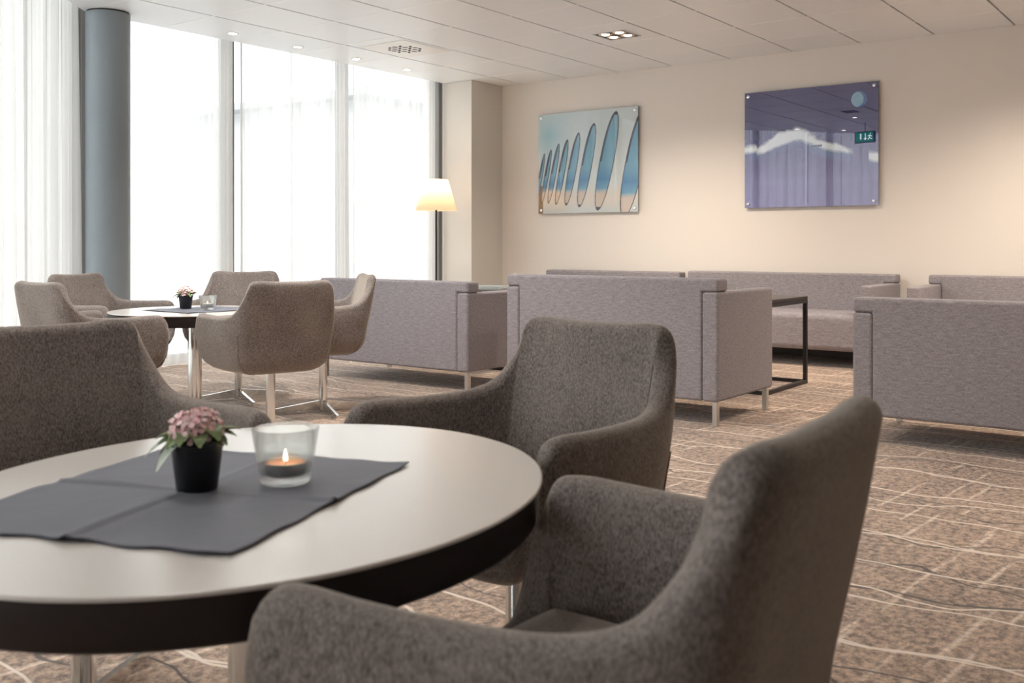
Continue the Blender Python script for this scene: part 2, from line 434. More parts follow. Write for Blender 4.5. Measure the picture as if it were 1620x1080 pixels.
# ------------------------------------------------------------ curtains
def curtain(label, P, Q, n, seed, folds, amp, gather=None, flare=0, cat='curtain', group='sheer curtains on the window side'):
    rnd = random.Random(seed)
    root = thing('sheer_curtain', label, cat, (P[0], P[1], 0), math.atan2(Q[1]-P[1], Q[0]-P[0]), group)
    L = math.hypot(Q[0]-P[0], Q[1]-P[1])
    ph = [rnd.uniform(0, 6.28) for _ in range(6)]
    fr = [folds*rnd.uniform(.8, 1.2), folds*1.73*rnd.uniform(.9, 1.1), folds*2.9, folds*.41]
    zs = [.012, .03, .06, .15, .4, .8, 1.2, 1.7, 2.2, 2.6, CEIL+.20]
    def off(u, z):
        g = 1.0; uu = u
        s = .5*math.sin(6.283*fr[0]*uu+ph[0]+.25*math.sin(z*1.1+ph[4]))+.3*math.sin(6.283*fr[1]*uu+ph[1])+.15*math.sin(6.283*fr[2]*uu+ph[2]+z*.3)
        e = .55+.45*math.sin(6.283*fr[3]*uu+ph[3])
        a = amp*(.55+.6*e)
        if gather:
            for (c, w) in gather:
                q = math.exp(-((u-c)/w)**2)
                s += q*1.1*math.sin(u*L*170+ph[5])
        return a*s*(1+.25*(1-z/2.8))
    bm = bmesh.new(); grid = []
    for z in zs:
        row = []
        for i in range(n+1):
            u = i/n
            x = u*L + (flare*(u-.5)*2*.02*(1-z/2.8))+.006*math.sin(9*u+z)
            row.append(bm.verts.new((x, off(u, z), z)))
        grid.append(row)
    for a, b in zip(grid, grid[1:]):
        for i in range(n): bm.faces.new((a[i], a[i+1], b[i+1], b[i]))
    finish('curtain_fabric', bm, M['sheer'], root, angle=179)
    # doubled hems: bottom and both sides
    bm = bmesh.new()
    rows = []
    for z in (.010, .05, .095):
        rows.append([bm.verts.new((i/n*L+(flare*(i/n-.5)*2*.02*(1-z/2.8))+.006*math.sin(9*i/n+z), off(i/n, z)-.003, z)) for i in range(n+1)])
    for a, b in zip(rows, rows[1:]):
        for i in range(n): bm.faces.new((a[i], a[i+1], b[i+1], b[i]))
    for (u0, u1) in ((0, .022/L), (1-.022/L, 1)):
        c2 = []
        for z in zs[2:]:
            c2.append([bm.verts.new((u*L+.006*math.sin(9*u+z), off(u, z)-.003, z)) for u in (u0, (u0+u1)/2, u1)])
        for a, b in zip(c2, c2[1:]):
            for i in range(2): bm.faces.new((a[i], a[i+1], b[i+1], b[i]))
    finish('hem', bm, M['hem'], root, angle=179)
    return root
CY = 7.02
curtain('sheer white curtain just right of the round grey column', (4.14, CY), (5.40, CY), 420, 3, 7, .030, [(.94, .07)])
curtain('sheer white curtain in the middle bay, left half up to the seam', (5.47, CY), (6.06, CY), 240, 11, 4, .028, [(.02, .05)])
curtain('sheer white curtain in the middle bay, right half behind the side-on chair', (6.055, CY-.012), (6.74, CY-.012), 260, 14, 5, .028, [(.90, .12)])
curtain('sheer white curtain in the bay behind the floor lamp', (6.80, CY), (8.03, CY), 420, 19, 8, .030, [(.95, .05)])
def UP(t, o=0): p = A0+U*t+N_OUT*.05+N_IN*o; return (p.x, p.y)
curtain('slanted sheer curtain left of the column, nearest to the column', UP(.95), UP(.02), 380, 23, 9, .045, [(.9, .05)])
curtain('slanted sheer curtain at the left edge of the photo', UP(2.3), UP(.97, .02), 480, 29, 9, .05)
curtain('slanted sheer curtain mirrored in the left half of the blue picture', UP(3.9), UP(2.32), 420, 31, 10, .05)
curtain('slanted sheer curtain mirrored in the right half of the blue picture', UP(5.6), UP(3.95), 420, 37, 10, .05)
curtain('slanted sheer curtain closest to the camera position', UP(7.4), UP(5.65), 300, 41, 10, .05)

# column
col = thing('round_column', 'thick round blue-grey column standing at the curtains on the left', 'column', (4.135, 6.835, 0))
bm = bmesh.new(); lathe(bm, [(0, 0), (.157, 0), (.157, CEIL-.012), (0, CEIL-.012)], 64); finish('shaft', bm, M['column'], col)
lt('collar', M['dark_gap'], col, [(.150, CEIL-.012), (.150, CEIL-.001), (.0, CEIL-.001)], 64)

# ------------------------------------------------------------ lounge chair
HALF = [(-.205, 0, .801, -.066, 0), (-.205, .09, .802, -.066, 0), (-.204, .165, .806, -.065, 0), (-.198, .200, .794, -.060, .004), (-.190, .216, .742, -.050, .002),
        (-.175, .228, .690, -.035, .003), (-.150, .239, .651, -.018, .006), (-.095, .254, .634, -.006, .008), (.0, .269, .631, 0, .009),
        (.100, .279, .633, 0, .009), (.170, .283, .635, .004, .006), (.207, .281, .624, .006, .004), (.224, .273, .58, .006, .003),
        (.231, .258, .500, .003, .0), (.236, .232, .438, 0, 0), (.243, .165, .418, 0, 0), (.246, .08, .414, 0, 0), (.247, 0, .413, 0, 0)]
TH = .050
def loop_pts(sub=6):
    half = catmull(HALF, sub)
    other = [(x, -y, t, dx, -dy) for (x, y, t, dx, dy) in half[1:-1]][::-1]
    return half+other
LP = loop_pts()
def nrm(i):
    a = LP[i-1]; b = LP[(i+1) % len(LP)]
    tx, ty = b[0]-a[0], b[1]-a[1]; l = math.hypot(tx, ty) or 1
    nx, ny = ty/l, -tx/l
    if nx*LP[i][0]+ny*LP[i][1] < 0: nx, ny = -nx, -ny
    return nx, ny
NR = [nrm(i) for i in range(len(LP))]
BOT = [(.30, .336), (.50, .338), (.66, .345), (.79, .360), (.89, .384), (.955, .415), (.985, .45), (1.0, .49)]
def surf_col(i):
    x, y, T, dx, dy = LP[i]; nx, ny = NR[i]; h = TH/2
    pts = []
    T0 = T-h
    def pos(z, o, k=1.0):
        f = max(0, (z-.47)/max(T-.47, .12)); f = min(f, 1)
        f = f**1.25
        return Vector(((x+dx*f)*k+nx*o, (y+dy*f)*k+ny*o, z))
    zt = min(.49, T0-.005)
    for kk, z in BOT:
        zz = .336+(z-.336)*(zt-.336)/(.49-.336)
        pts.append(pos(zz, h*kk, kk))
    N = 7
    for q in range(1, N+1):
        z = zt+(T0-zt)*q/N; belly = .006*math.sin(PI*min(1, q/N))
        pts.append(pos(z, h+belly))
    for q in range(1, 8):
        a = PI*q/8; c = pos(T0, 0)
        pts.append(Vector((c.x+nx*h*math.cos(a), c.y+ny*h*math.cos(a), T0+h*math.sin(a))))
    zb = .395
    for q in range(0, N+1):
        z = T0+(zb-T0)*q/N; pts.append(pos(max(z, zb) if T0 > zb else T0-.0005*q, -h-.004*math.sin(PI*q/N)))
    return pts
def make_chair(name='lounge_chair'):
    root = thing(name, '', 'chair')
    bm = bmesh.new()
    cols = [[bm.verts.new(p) for p in surf_col(i)] for i in range(len(LP))]
    n = len(cols)
    for i in range(n):
        a, b = cols[i], cols[(i+1) % n]
        for j in range(len(a)-1): bm.faces.new((a[j], b[j], b[j+1], a[j+1]))
    c = bm.verts.new((0, 0, .335))
    for i in range(n): bm.faces.new((c, cols[(i+1) % n][0], cols[i][0]))
    finish('shell', bm, M['wool'], root, angle=75)
    # seat cushion filling the tub
    bm = bmesh.new(); rings = []
    for k, z in ((.88, .385), (.93, .40), (.955, .42), (.95, .438), (.90, .452), (.75, .459), (.5, .463), (.25, .465)):
        ring = []
        for i in range(0, n, 2):
            x, y, T, dx, dy = LP[i]; nx, ny = NR[i]
            ring.append(bm.verts.new(((x-nx*.028)*k, (y-ny*.028)*k, z)))
        rings.append(ring)
    for a, b in zip(rings, rings[1:]):
        m = len(a)
        for i in range(m): bm.faces.new((a[i], a[(i+1) % m], b[(i+1) % m], b[i]))
    bm.faces.new(rings[0][::-1]); bm.faces.new(rings[-1])
    finish('seat_cushion', bm, M['wool'], root, angle=60)
    # double piping where back panel and arm panel meet
    for i0 in (5*6-2, n-(5*6-2)):
        bm = bmesh.new()
        for d in (0, 1):
            P = surf_col((i0+(d if i0 < n/2 else -d)*1) % n)[1:10]
            nx, ny = NR[i0]
            tube(bm, [p+Vector((nx, ny, 0))*.0005 for p in P[::-1]], .0028, 6)
        finish('piping', bm, M['wool'], root)
    return root
def chair_base(root, rot):
    lt('column_leg', M['chrome'], root, [(0, .012), (.0245, .012), (.0245, .338), (0, .338)], 32)
    for q in range(4):
        bm = bmesh.new(); a = rot+q*PI/2
        L = .33; w = .008
        P = [(.02, .008), (.02, .062), (L, .022), (L, .0), (L-.02, .0), (L-.02, .008)]
        for s in (1,):
            A = [bm.verts.new((x, w, z)) for x, z in P]; B = [bm.verts.new((x, -w, z)) for x, z in P]
            bm.faces.new(A); bm.faces.new(B[::-1])
            for i in range(len(P)):
                j = (i+1) % len(P); bm.faces.new((A[i], B[i], B[j], A[j]))
        bmesh.ops.rotate(bm, verts=bm.verts[:], cent=(0, 0, 0), matrix=Matrix.Rotation(a, 3, 'Z'))
        finish('foot', bm, M['chrome'], root, smooth=False)
chair_defs = [
    # hub r, hub D, heading, foot rotation (world-ish), label, group
    ((-.873, 2.028), -.830, PI/2, 'grey wool tub chair at the near table, far left, cut by the photo edge', 'tub chairs at the near table'),
    ((.010, 2.128), -2.352, .5, 'grey wool tub chair behind the near table, open side facing the plant and candle', 'tub chairs at the near table'),
    ((.090, 1.155), 2.562, .9, 'closest grey wool tub chair, its dark back turned to the viewer at bottom right', 'tub chairs at the near table'),
    ((-2.088, 4.935), .90, .3, 'grey tub chair leftmost at the far table, seen from its side and back', 'tub chairs at the far table'),
    ((-2.412, 5.985), -.327, .2, 'grey tub chair in front of the round column at the far table', 'tub chairs at the far table'),
    ((-1.743, 6.34), -1.455, .55, 'grey tub chair at the far table facing the viewer, back against the curtains', 'tub chairs at the far table'),
    ((-1.23, 5.069), 2.196, .35, 'grey tub chair at the far table showing its full back and piping', 'tub chairs at the far table'),
    ((-1.119, 5.893), 3.451, -1.13, 'grey tub chair at the far table seen side-on beside the sofa', 'tub chairs at the far table'),
]
proto = make_chair(); chair_base(proto, 0)
placed = []
for i, (hub, th, fr, lab, grp) in enumerate(chair_defs):
    o = proto if i == 0 else copy_tree(proto)
    x, y = W(*hub); o.location = (x, y, 0); o.rotation_euler = (0, 0, WA(th)); o['label'] = lab; o['group'] = grp
    # the star base swivels independently of the seat
    wa = WA(fr)-WA(th)
    for ch in o.children:
        if ch.name.startswith('foot'): ch.rotation_euler = (0, 0, wa)

# ------------------------------------------------------------ round tables
TZ = .61
def round_table(loc, rz, a, b, label, top_mat, dark_under=.058):
    root = thing('round_table', label, 'table', (loc[0], loc[1], 0), rz, 'round lounge tables')
    bm = bmesh.new()
    lathe(bm, [(0, TZ-.006), (.994, TZ-.006), (1.0, TZ-.0045), (1.0, TZ-.0015), (.9965, TZ), (.990, TZ), (.98, TZ), (0, TZ)], 128)
    for v in bm.verts: v.co.x *= a; v.co.y *= b
    finish('tabletop', bm, top_mat, root, angle=60)
    bm = bmesh.new()
    lathe(bm, [(0, TZ-.064), (.975, TZ-.064), (.985, TZ-.058), (.993, TZ-.0065), (0, TZ-.0065)], 128)
    for v in bm.verts: v.co.x *= a; v.co.y *= b
    finish('edge_band', bm, M['edge_dark'], root, angle=60)
    lt('column_leg', M['chrome'], root, [(0, .02), (.038, .02), (.038, TZ-.066), (0, TZ-.066)], 40)
    lt('base_plate', M['steel'], root, [(0, 0), (.24, 0), (.24, .006), (.05, .019), (0, .019)], 64)
    return root
t1c = W(-.403, 1.55)
# long axis of the top
la = WA(math.atan2(.925, .379))
round_table(t1c, la, .520, .440, 'large beige round table in the foreground with a dark edge', M['top_beige'])
t2c = W(-1.79, 5.62)
round_table(t2c, la, .46, .46, 'smaller looking dark-edged round table by the windows, ringed by five chairs', M['top_beige'])

# napkin cloth
def cloth(label, cs, z, folds=2, seed=1, grp='grey table cloths'):
    rnd = random.Random(seed)
    cx = sum(c[0] for c in cs)/4; cy = sum(c[1] for c in cs)/4
    bm = bmesh.new(); n = 72; g = []
    for j in range(n+1):
        row = []
        for i in range(n+1):
            u, v = i/n, j/n
            p = [(1-u)*(1-v)*cs[0][k]+u*(1-v)*cs[1][k]+u*v*cs[2][k]+(1-u)*v*cs[3][k] for k in (0, 1)]
            zz = .0022
            # ironed cross creases, slightly raised ridges
            for q, w in ((u-.5, .011), (v-.5, .011)):
                zz += .0055*math.exp(-(q/w)**2)*(.6+.4*math.sin(7*(u if q == v-.5 else v)+seed))
            zz += .0028*math.exp(-((v-.5+.03)/.06)**2)
            e = min(u, v, 1-u, 1-v)
            zz += .0016*max(0, 1-e/.05)*(1+math.sin(23*u+17*v+seed))*.5
            zz += .0008*math.sin(11*u+3)*math.sin(9*v+1)+.0008
            # uneven hem line
            ed = .003*math.sin(31*(u+v)+seed)*max(0, 1-e/.03)
            row.append(bm.verts.new((p[0]-cx+ed, p[1]-cy+ed, z+zz)))
        g.append(row)
    for a, b in zip(g, g[1:]):
        for i in range(n): bm.faces.new((a[i], a[i+1], b[i+1], b[i]))
    r = bmesh.ops.extrude_face_region(bm, geom=bm.faces[:])
    for v in r['geom']:
        if isinstance(v, bmesh.types.BMVert): v.co.z -= .0012
    o = finish('table_cloth', bm, M['cloth'], None, angle=179)
    o.location = (cx, cy, 0)
    return tag(o, label, 'cloth', grp)
k_ = .37/.38
T1cs = [W(-.177*k_, 1.72*k_), W(-.342*k_, 1.209*k_), W(-.803*k_, 1.338*k_), W(-.638*k_, 1.849*k_)]
cloth('creased charcoal grey cloth under the plant and lit candle on the near table', T1cs, TZ, seed=2)
d = .27
def around(c, pts): return [W(c[0]+p[0], c[1]+p[1]) for p in pts]
cloth('charcoal grey cloth lying on the far round table', around((-1.76, 5.64), [(.34, .05), (.02, -.30), (-.34, -.03), (-.02, .32)]), TZ, seed=5)

# ------------------------------------------------------------ potted plants
def leaf_mesh(bm, base, ang, L, wd, rise, droop, mi):
    rows = []; n = 8
    dx, dy = math.cos(ang), math.sin(ang)
    for i in range(n+1):
        t = i/n
        r = L*t; z = rise*math.sin(t*PI*.6)-droop*t*t
        w = wd*math.sin(PI*min(1, (t*.92+.06)))**.8*(1+.10*((i % 2)*2-1))
        c = Vector((base[0]+dx*r, base[1]+dy*r, base[2]+z))
        sd = Vector((-dy, dx, 0))
        rows.append([bm.verts.new(c+sd*w*q+Vector((0, 0, abs(q)*w*.35))) for q in (-1, -.5, 0, .5, 1)])
    for a, b in zip(rows, rows[1:]):
        for i in range(4):
            f = bm.faces.new((a[i], a[i+1], b[i+1], b[i])); f.material_index = mi
def plant(label, loc, s, petal, grp, seed, light_leaf_dir=None, flower_h=.116):
    rnd = random.Random(seed)
    root = thing('potted_plant', label, 'plant', loc, 0, grp)
    lt('pot', M['pot'], root, [(0, 0), (.0285*s, 0), (.0300*s, .002*s), (.0375*s, .064*s), (.0395*s, .0645*s), (.0400*s, .070*s), (.0375*s, .070*s), (.036*s, .060*s), (0, .060*s)], 48)
    lt('soil', M['soil'], root, [(0, .0605*s), (.0355*s, .0605*s), (.03*s, .064*s), (0, .066*s)], 24)
    bm = bmesh.new()
    for i in range(17):
        a = i*2.39996+rnd.uniform(-.2, .2); L = rnd.uniform(.032, .050)*s
        if i < 9: L *= 1.05
        mi = 0
        leaf_mesh(bm, (.010*s*math.cos(a), .010*s*math.sin(a), (.066+.0012*i)*s), a, L, rnd.uniform(.012, .017)*s, rnd.uniform(.010, .022)*s, rnd.uniform(.006, .024)*s, mi)
    if light_leaf_dir is not None:
        for q, (da, L, dr) in enumerate(((0, .074, .034), (.5, .066, .050), (-.35, .056, .036), (PI+.2, .066, .004), (PI-.2, .058, .01))):
            leaf_mesh(bm, (0, 0, .068*s), light_leaf_dir+da, L*s, .0150*s, .020*s, dr*s, 1 if q in (0, 1) else 0)
    finish('leaves', bm, [M['leaf'], M['leaf_pale']], root, angle=179)
    bm = bmesh.new()
    for i in range(9):
        a = i*2.4; r = .012*s
        tube(bm, [(0.004*math.cos(a), .004*math.sin(a), .062*s), (r*math.cos(a), r*math.sin(a), .092*s)], .0014*s, 5)
    finish('stems', bm, M['leaf'], root)
    bm = bmesh.new()
    nf = 34
    for i in range(nf):
        # domed head of small blossoms
        t = (i+.5)/nf; ph = math.acos(1-1.15*t); a = i*2.39996
        R = .031*s; c = Vector((R*1.12*math.sin(ph)*math.cos(a), R*1.12*math.sin(ph)*math.sin(a), (.078+.008)*s+R*.95*math.cos(ph)))
        c += Vector([rnd.uniform(-.003, .003)*s for _ in range(3)])
        nv = Vector((math.sin(ph)*math.cos(a), math.sin(ph)*math.sin(a), math.cos(ph)+.3)).normalized()
        q = nv.to_track_quat('Z', 'Y'); tw = rnd.uniform(0, 1.5)
        ctr = bm.verts.new(c)
        for k in range(5):
            b = tw+k*2*PI/5; fr = .0122*s*rnd.uniform(.85, 1.15)
            pts = []
            for (rr, da, zz) in ((.55, -.45, .25), (1.0, -.38, .30), (1.12, 0, .22), (1.0, .38, .30), (.55, .45, .25)):
                pts.append(bm.verts.new(c+q @ Vector((fr*rr*math.cos(b+da), fr*rr*math.sin(b+da), fr*zz+rnd.uniform(-.0008, .0008)*s))))
            bm.faces.new([ctr]+pts)
    finish('blossoms', bm, petal, root, angle=179)
    return root
px, py = W(-.484*k_, 1.53*k_)
plant('small pink flowering plant in a black pot on the near table', (px, py, TZ+.0045), 1.0, M['petal'], 'potted flowers', 4, WA(math.radians(200)))
px, py = W(-1.868, 5.70)
plant('tiny pink flowering plant in a dark pot on the far table', (px, py, TZ+.0062), 1.05, M['petal'], 'potted flowers', 9, WA(math.radians(180)))

# ------------------------------------------------------------ candle glasses
def glass(label, loc, rt, rb, h, grp='clear candle glasses'):
    o = bpy.data.objects
    bm = bmesh.new(); t = .0032; fl = .013
    lathe(bm, [(0, 0), (rb*.90, 0), (rb*.97, .002), (rb, .006), (rb+(rt-rb)*.5, h*.5), (rt, h-.001), (rt-t*.5, h), (rt-t, h-.001),
               (rb+(rt-rb)*.5-t, h*.5), (rb-t+.001, fl+.004), (rb-t-.004, fl), (0, fl-.001)], 64)
    ob = finish('candle_glass', bm, M['glass'], None, angle=50)
    ob.location = loc
    return tag(ob, label, 'glass', grp), fl
def tea_light(label, loc, r, h, wax, lit, grp='tea lights'):
    root = thing('tea_light', label, 'candle', loc, 0, grp)
    lt('metal_cup', M['tin'], root, [(0, 0), (r*.97, 0), (r, .002), (r, h), (r-.0006, h), (r-.0008, .003), (0, .002)], 40)
    lt('wax', wax, root, [(0, .0022), (r-.0014, .0032), (r-.0014, h-.003), (r*.5, h-.0045), (0, h-.005)], 40)
    bm = bmesh.new(); tube(bm, [(0, 0, h-.006), (.0005, 0, h+.001), (.0012, 0, h+.006)], .0009, 6); finish('wick', bm, M['wick'], root)
    if lit:
        lt('flame', M['flame'], root, [(0, h+.002), (.0022, h+.0035), (.0030, h+.006), (.0024, h+.009), (.0011, h+.0115), (0, h+.0135)], 20)
    return root
gx, gy = W(-.359*k_, 1.578*k_)
_, fl = glass('clear glass holding the lit candle on the near table', (gx, gy, TZ+.0045), .0515, .0385, .084)
tea_light('lit tea light glowing orange inside the near glass', (gx, gy, TZ+.0045+fl), .0320, .019, M['wax'], True)
gx2, gy2 = W(-1.712, 5.60)
glass('clear candle glass beside the dark pot on the far table', (gx2, gy2, TZ+.0062), .0515, .0385, .080)
tea_light('pale tea light inside the glass on the far table', (gx2, gy2, TZ+.0062+fl), .030, .019, M['wax_white'], True)

def point(name, loc, col, power, size=.01):
    l = bpy.data.lights.new(name, 'POINT'); l.energy = power; l.color = col; l.shadow_soft_size = size
    o = bpy.data.objects.new(name, l); COL.objects.link(o); o.location = loc; return o
point('flame_light', (gx, gy, TZ+.0045+fl+.019+.0065), (1, .58, .28), .09, .002)

# ------------------------------------------------------------ sofas
def make_sofa(label, x, y0, y1, H, facing=1, depth=.76, grp='grey two-arm sofas', arm_drop=.074):
    """facing=+1: back plane at x, seat opens to +x; -1: back plane at x, opens to -x"""
    L = y1-y0; a = .095; zb = .132; za = H-arm_drop
    root = thing('sofa', label, 'sofa', (x, (y0+y1)/2, 0), 0 if facing > 0 else PI, grp)
    h = L/2
    # backrest: T-shaped, its upper band runs over both arms
    bm = bmesh.new()
    P = [(-h+a+.0004, zb), (h-a-.0004, zb), (h-a-.0004, za+.0005), (h, za+.0005), (h, H), (-h, H), (-h, za+.0005), (-h+a+.0004, za+.0005)]
    A = [bm.verts.new((0, y, z)) for y, z in P]; B = [bm.verts.new((.128, y, z)) for y, z in P]
    bm.faces.new(A); bm.faces.new(B[::-1])
    for i in range(8):
        j = (i+1) % 8; bm.faces.new((A[i], B[i], B[j], A[j]))
    bmesh.ops.recalc_face_normals(bm, faces=bm.faces[:])
    bmesh.ops.bevel(bm, geom=bm.edges[:], offset=.017, segments=4, affect='EDGES', profile=.5)
    finish('backrest', bm, M['woven'], root, wn=True)
    for s in (-1, 1):
        yy = sorted((s*h, s*(h-a)))
        bx('armrest', M['woven'], root, .0, depth, yy[0], yy[1], zb, za, bev=.017, seg=4)
    bx('seat', M['woven'], root, .10, depth-.012, -h+a+.003, h-a-.003, zb+.002, .425, bev=.045, seg=5)
    for sx in (.022, depth-.060):
        for s in (-1, 1):
            y = s*(h-.03)
            bx('leg', M['steel'], root, sx, sx+.034, y-.014, y+.014, 0, zb+.002, bev=.0015, seg=1)
    return root
make_sofa('grey sofa seen from behind, beside the side-on chair, its left half near the window', 5.10, 4.175, 5.60, .733)
make_sofa('tallest grey sofa in the middle, back to the viewer, steel legs showing', 4.93, 2.305, 3.725, .797, arm_drop=.072)
make_sofa('grey sofa at the right photo edge, large back panel turned to the viewer', 5.0, .18, 1.612, .718)
make_sofa('grey sofa against the wall under the striped picture, only its top edge showing', 8.60, 4.35, 5.89, .722, facing=-1)
make_sofa('long grey sofa against the wall under the blue picture, seat facing the viewer', 8.60, 2.37, 4.27, .735, facing=-1)
make_sofa('grey sofa against the wall at far right, left arm lit warm', 8.60, .25, 2.12, .735, facing=-1)

# ------------------------------------------------------------ black frame tables
def frame_table(label, x0, x1, y0, y1, H):
    root = thing('coffee_table', label, 'table', ((x0+x1)/2, (y0+y1)/2, 0), 0, 'black frame side tables')
    a, b = (x1-x0)/2, (y1-y0)/2; t = .026
    bx('tabletop', M['table_black'], root, -a, a, -b, b, H-.022, H, bev=.002, seg=1)
    bm = bmesh.new()
    for s in (-1, 1):
        y = s*(b-t/2)
        box(bm, -a, a, y-t/2, y+t/2, H-.048, H-.0225)
        x = s*(a-t/2)
        box(bm, x-t/2, x+t/2, -b+t, b-t, H-.048, H-.0225)
    finish('top_frame', bm, M['black_metal'], root, smooth=False)
    bm = bmesh.new()
    for s in (-1, 1):
        y = s*(b-t/2); box(bm, -a+t, a-t, y-t/2, y+t/2, 0, t)
        x = s*(a-t/2); box(bm, x-t/2, x+t/2, -b+t, b-t, 0, t)
    finish('floor_frame', bm, M['black_metal'], root, smooth=False)
    for sx in (-1, 1):
        for sy in (-1, 1):
            x = sx*(a-t/2); y = sy*(b-t/2)
            bx('leg', M['black_metal'], root, x-t/2, x+t/2, y-t/2, y+t/2, 0, H-.048)
frame_table('black steel frame table between the tallest sofa and the wall sofa', 6.17, 6.905, 2.54, 3.26, .617)
frame_table('black frame table mostly hidden behind the window-side sofa, carrying magazines', 6.17, 6.905, 4.62, 5.35, .617)
c3 = (6.50, 2.955, .617)
glass('clear candle glass peeking over the tallest sofa', c3, .050, .038, .083)
tea_light('unlit tea light inside the glass behind the tallest sofa', (c3[0], c3[1], c3[2]+.013), .030, .016, M['wax_white'], False)
for i, (dx, dy, rz, m, lab) in enumerate(((0, 0, .03, 'paper', 'pale magazine at the bottom of the small pile on the hidden table'), (.01, .012, -.02, 'cover_teal', 'blue-grey magazine on top of the small pile on the hidden table'))):
    o = bpy.data.objects
    root = thing('magazine', lab, 'magazine', (6.42+dx, 4.98+dy, .6175+i*.013), rz, 'magazines on the hidden table')
    bx('pages', M['paper'], root, -.105, .105, -.145, .145, .001, .0115)
    bx('cover', M[m], root, -.106, .107, -.147, .147, .0116, .0126)
plant('pale flowering plant on the hidden table, peeping past the tallest sofa', (6.58, 4.875, .617), 1.05, M['petal_white'], 'potted flowers', 13, WA(math.radians(178)))

# ------------------------------------------------------------ floor lamp
lx, ly = 7.567, 6.6
lamp = thing('floor_lamp', 'floor lamp with glowing cream shade in front of the window corner', 'lamp', (lx, ly, 0))
lt('base', M['black_metal'], lamp, [(0, 0), (.14, 0), (.14, .012), (.02, .02), (0, .02)], 48)
lt('pole', M['black_metal'], lamp, [(0, .02), (.010, .02), (.010, 1.42), (0, 1.42)], 20)
lt('lamp_shade', M['shade'], lamp, [(.212, 1.323), (.118, 1.635), (.116, 1.635), (.210, 1.323)], 64, closed=True)
lt('bulb', M['bulb'], lamp, [(0, 1.42), (.015, 1.43), (.03, 1.47), (.026, 1.50), (0, 1.52)], 24)
point('lamp_glow', (lx, ly, 1.53), (1, .80, .58), 1.5, .03)

# ------------------------------------------------------------ pictures
def picture(label, y0, y1, z0, z1, fn, mat, nu, nv):
    root = thing('wall_picture', label, 'picture', (WX, (y0+y1)/2, 0), 0, 'acrylic pictures on the wall')
    w = y1-y0; X = -.034
    bx('panel', M['acrylic_edge'], root, X, X+.010, -w/2, w/2, z0, z1)
    bm = bmesh.new(); g = []
    me_cols = []
    for j in range(nv+1):
        row = []
        for i in range(nu+1):
            u, v = i/nu, j/nv     # u: left -> right as seen from the room (left = +y)
            row.append(bm.verts.new((X-.0006, w/2-u*w, z0+v*(z1-z0)))); me_cols.append(fn(u, v))
        g.append(row)
    bm.verts.index_update()
    for a, b in zip(g, g[1:]):
        for i in range(nu): bm.faces.new((a[i], a[i+1], b[i+1], b[i]))
    me = bpy.data.meshes.new('print'); bm.to_mesh(me); bm.free()
    ca = me.color_attributes.new('print', 'FLOAT_COLOR', 'POINT')
    flat = [c for col in me_cols for c in (col[0], col[1], col[2], 1)]
    ca.data.foreach_set('color', flat)
    me.materials.append(mat)
    o = bpy.data.objects.new('print', me); COL.objects.link(o); o.parent = root
    for sy in (-1, 1):
        for z in (z0+.035, z1-.035):
            bm = bmesh.new(); lathe(bm, [(0, 0), (.014, 0), (.014, .005), (.010, .0065), (0, .0065)], 24)
            bmesh.ops.rotate(bm, verts=bm.verts[:], cent=(0, 0, 0), matrix=Matrix.Rotation(-PI/2, 3, 'Y'))
            bmesh.ops.translate(bm, verts=bm.verts[:], vec=(X-.0008, sy*(w/2-.035), z))
            finish('bolt', bm, M['chrome'], root)
            bm = bmesh.new(); lathe(bm, [(0, 0), (.008, 0), (.008, .0235), (0, .0235)], 16)
            bmesh.ops.rotate(bm, verts=bm.verts[:], cent=(0, 0, 0), matrix=Matrix.Rotation(PI/2, 3, 'Y'))
            bmesh.ops.translate(bm, verts=bm.verts[:], vec=(X+.0102, sy*(w/2-.035), z))
            finish('spacer', bm, M['steel'], root)
    return root
def lerp(a, b, t): t = max(0, min(1, t)); return tuple(p+(q-p)*t for p, q in zip(a, b))
def L3(r, g, b): return srgb(r, g, b)[:3]
# slim leaning ovals: (centre u, centre v, half width, half height, lean)
OV = [(.02, .36, .022, .25, .045), (.085, .375, .025, .27, .05), (.16, .40, .030, .30, .055), (.245, .41, .036, .325, .06), (.355, .435, .045, .36, .065),
      (.50, .465, .056, .41, .075), (.70, .495, .072, .475, .09), (.965, .47, .088, .52, .10)]
def striped(u, v):
    base = lerp(L3(196, 214, 216), L3(212, 220, 218), u*.7+.2*math.sin(v*4))
    base = lerp(base, L3(150, 196, 208), max(0, 1-abs(u-.12)/.2)*max(0, 1-abs(v-.78)/.25)*.9)
    if v < .30: base = lerp(base, L3(218, 212, 200), (.30-v)/.14)
    if v < .12: base = lerp(base, L3(196, 206, 204), (.12-v)/.12)
    if u < .05 and v < .28: base = L3(140, 118, 88)
    for cu, cv, hw, hh, ln in OV:
        q = (v-cv)/hh
        uc = cu+ln*q
        if abs(q) < 1:
            w = hw*(1-abs(q)**2.4)**.5
            dd = abs(u-uc)
            if dd < w:
                inner = abs(q) < .93 and dd < w-.0085-(.012 if (u < uc and v > cv) else 0)
                if inner:
                    c = lerp(L3(104, 160, 186), L3(132, 180, 198), (u-uc)/w*.5+.5)
                    c = lerp(c, L3(64, 120, 170), max(0, 1-abs(q+.35)/.3)*.7)
                    if q < -.55: c = lerp(c, L3(206, 192, 176), (-.55-q)/.1)
                    if q > .6: c = lerp(c, L3(140, 176, 190), (q-.6)/.4)
                    return c
                return L3(72, 76, 84)
    return base
def hsh(x, y):
    s = math.sin(x*127.1+y*311.7)*43758.5453; return s-math.floor(s)
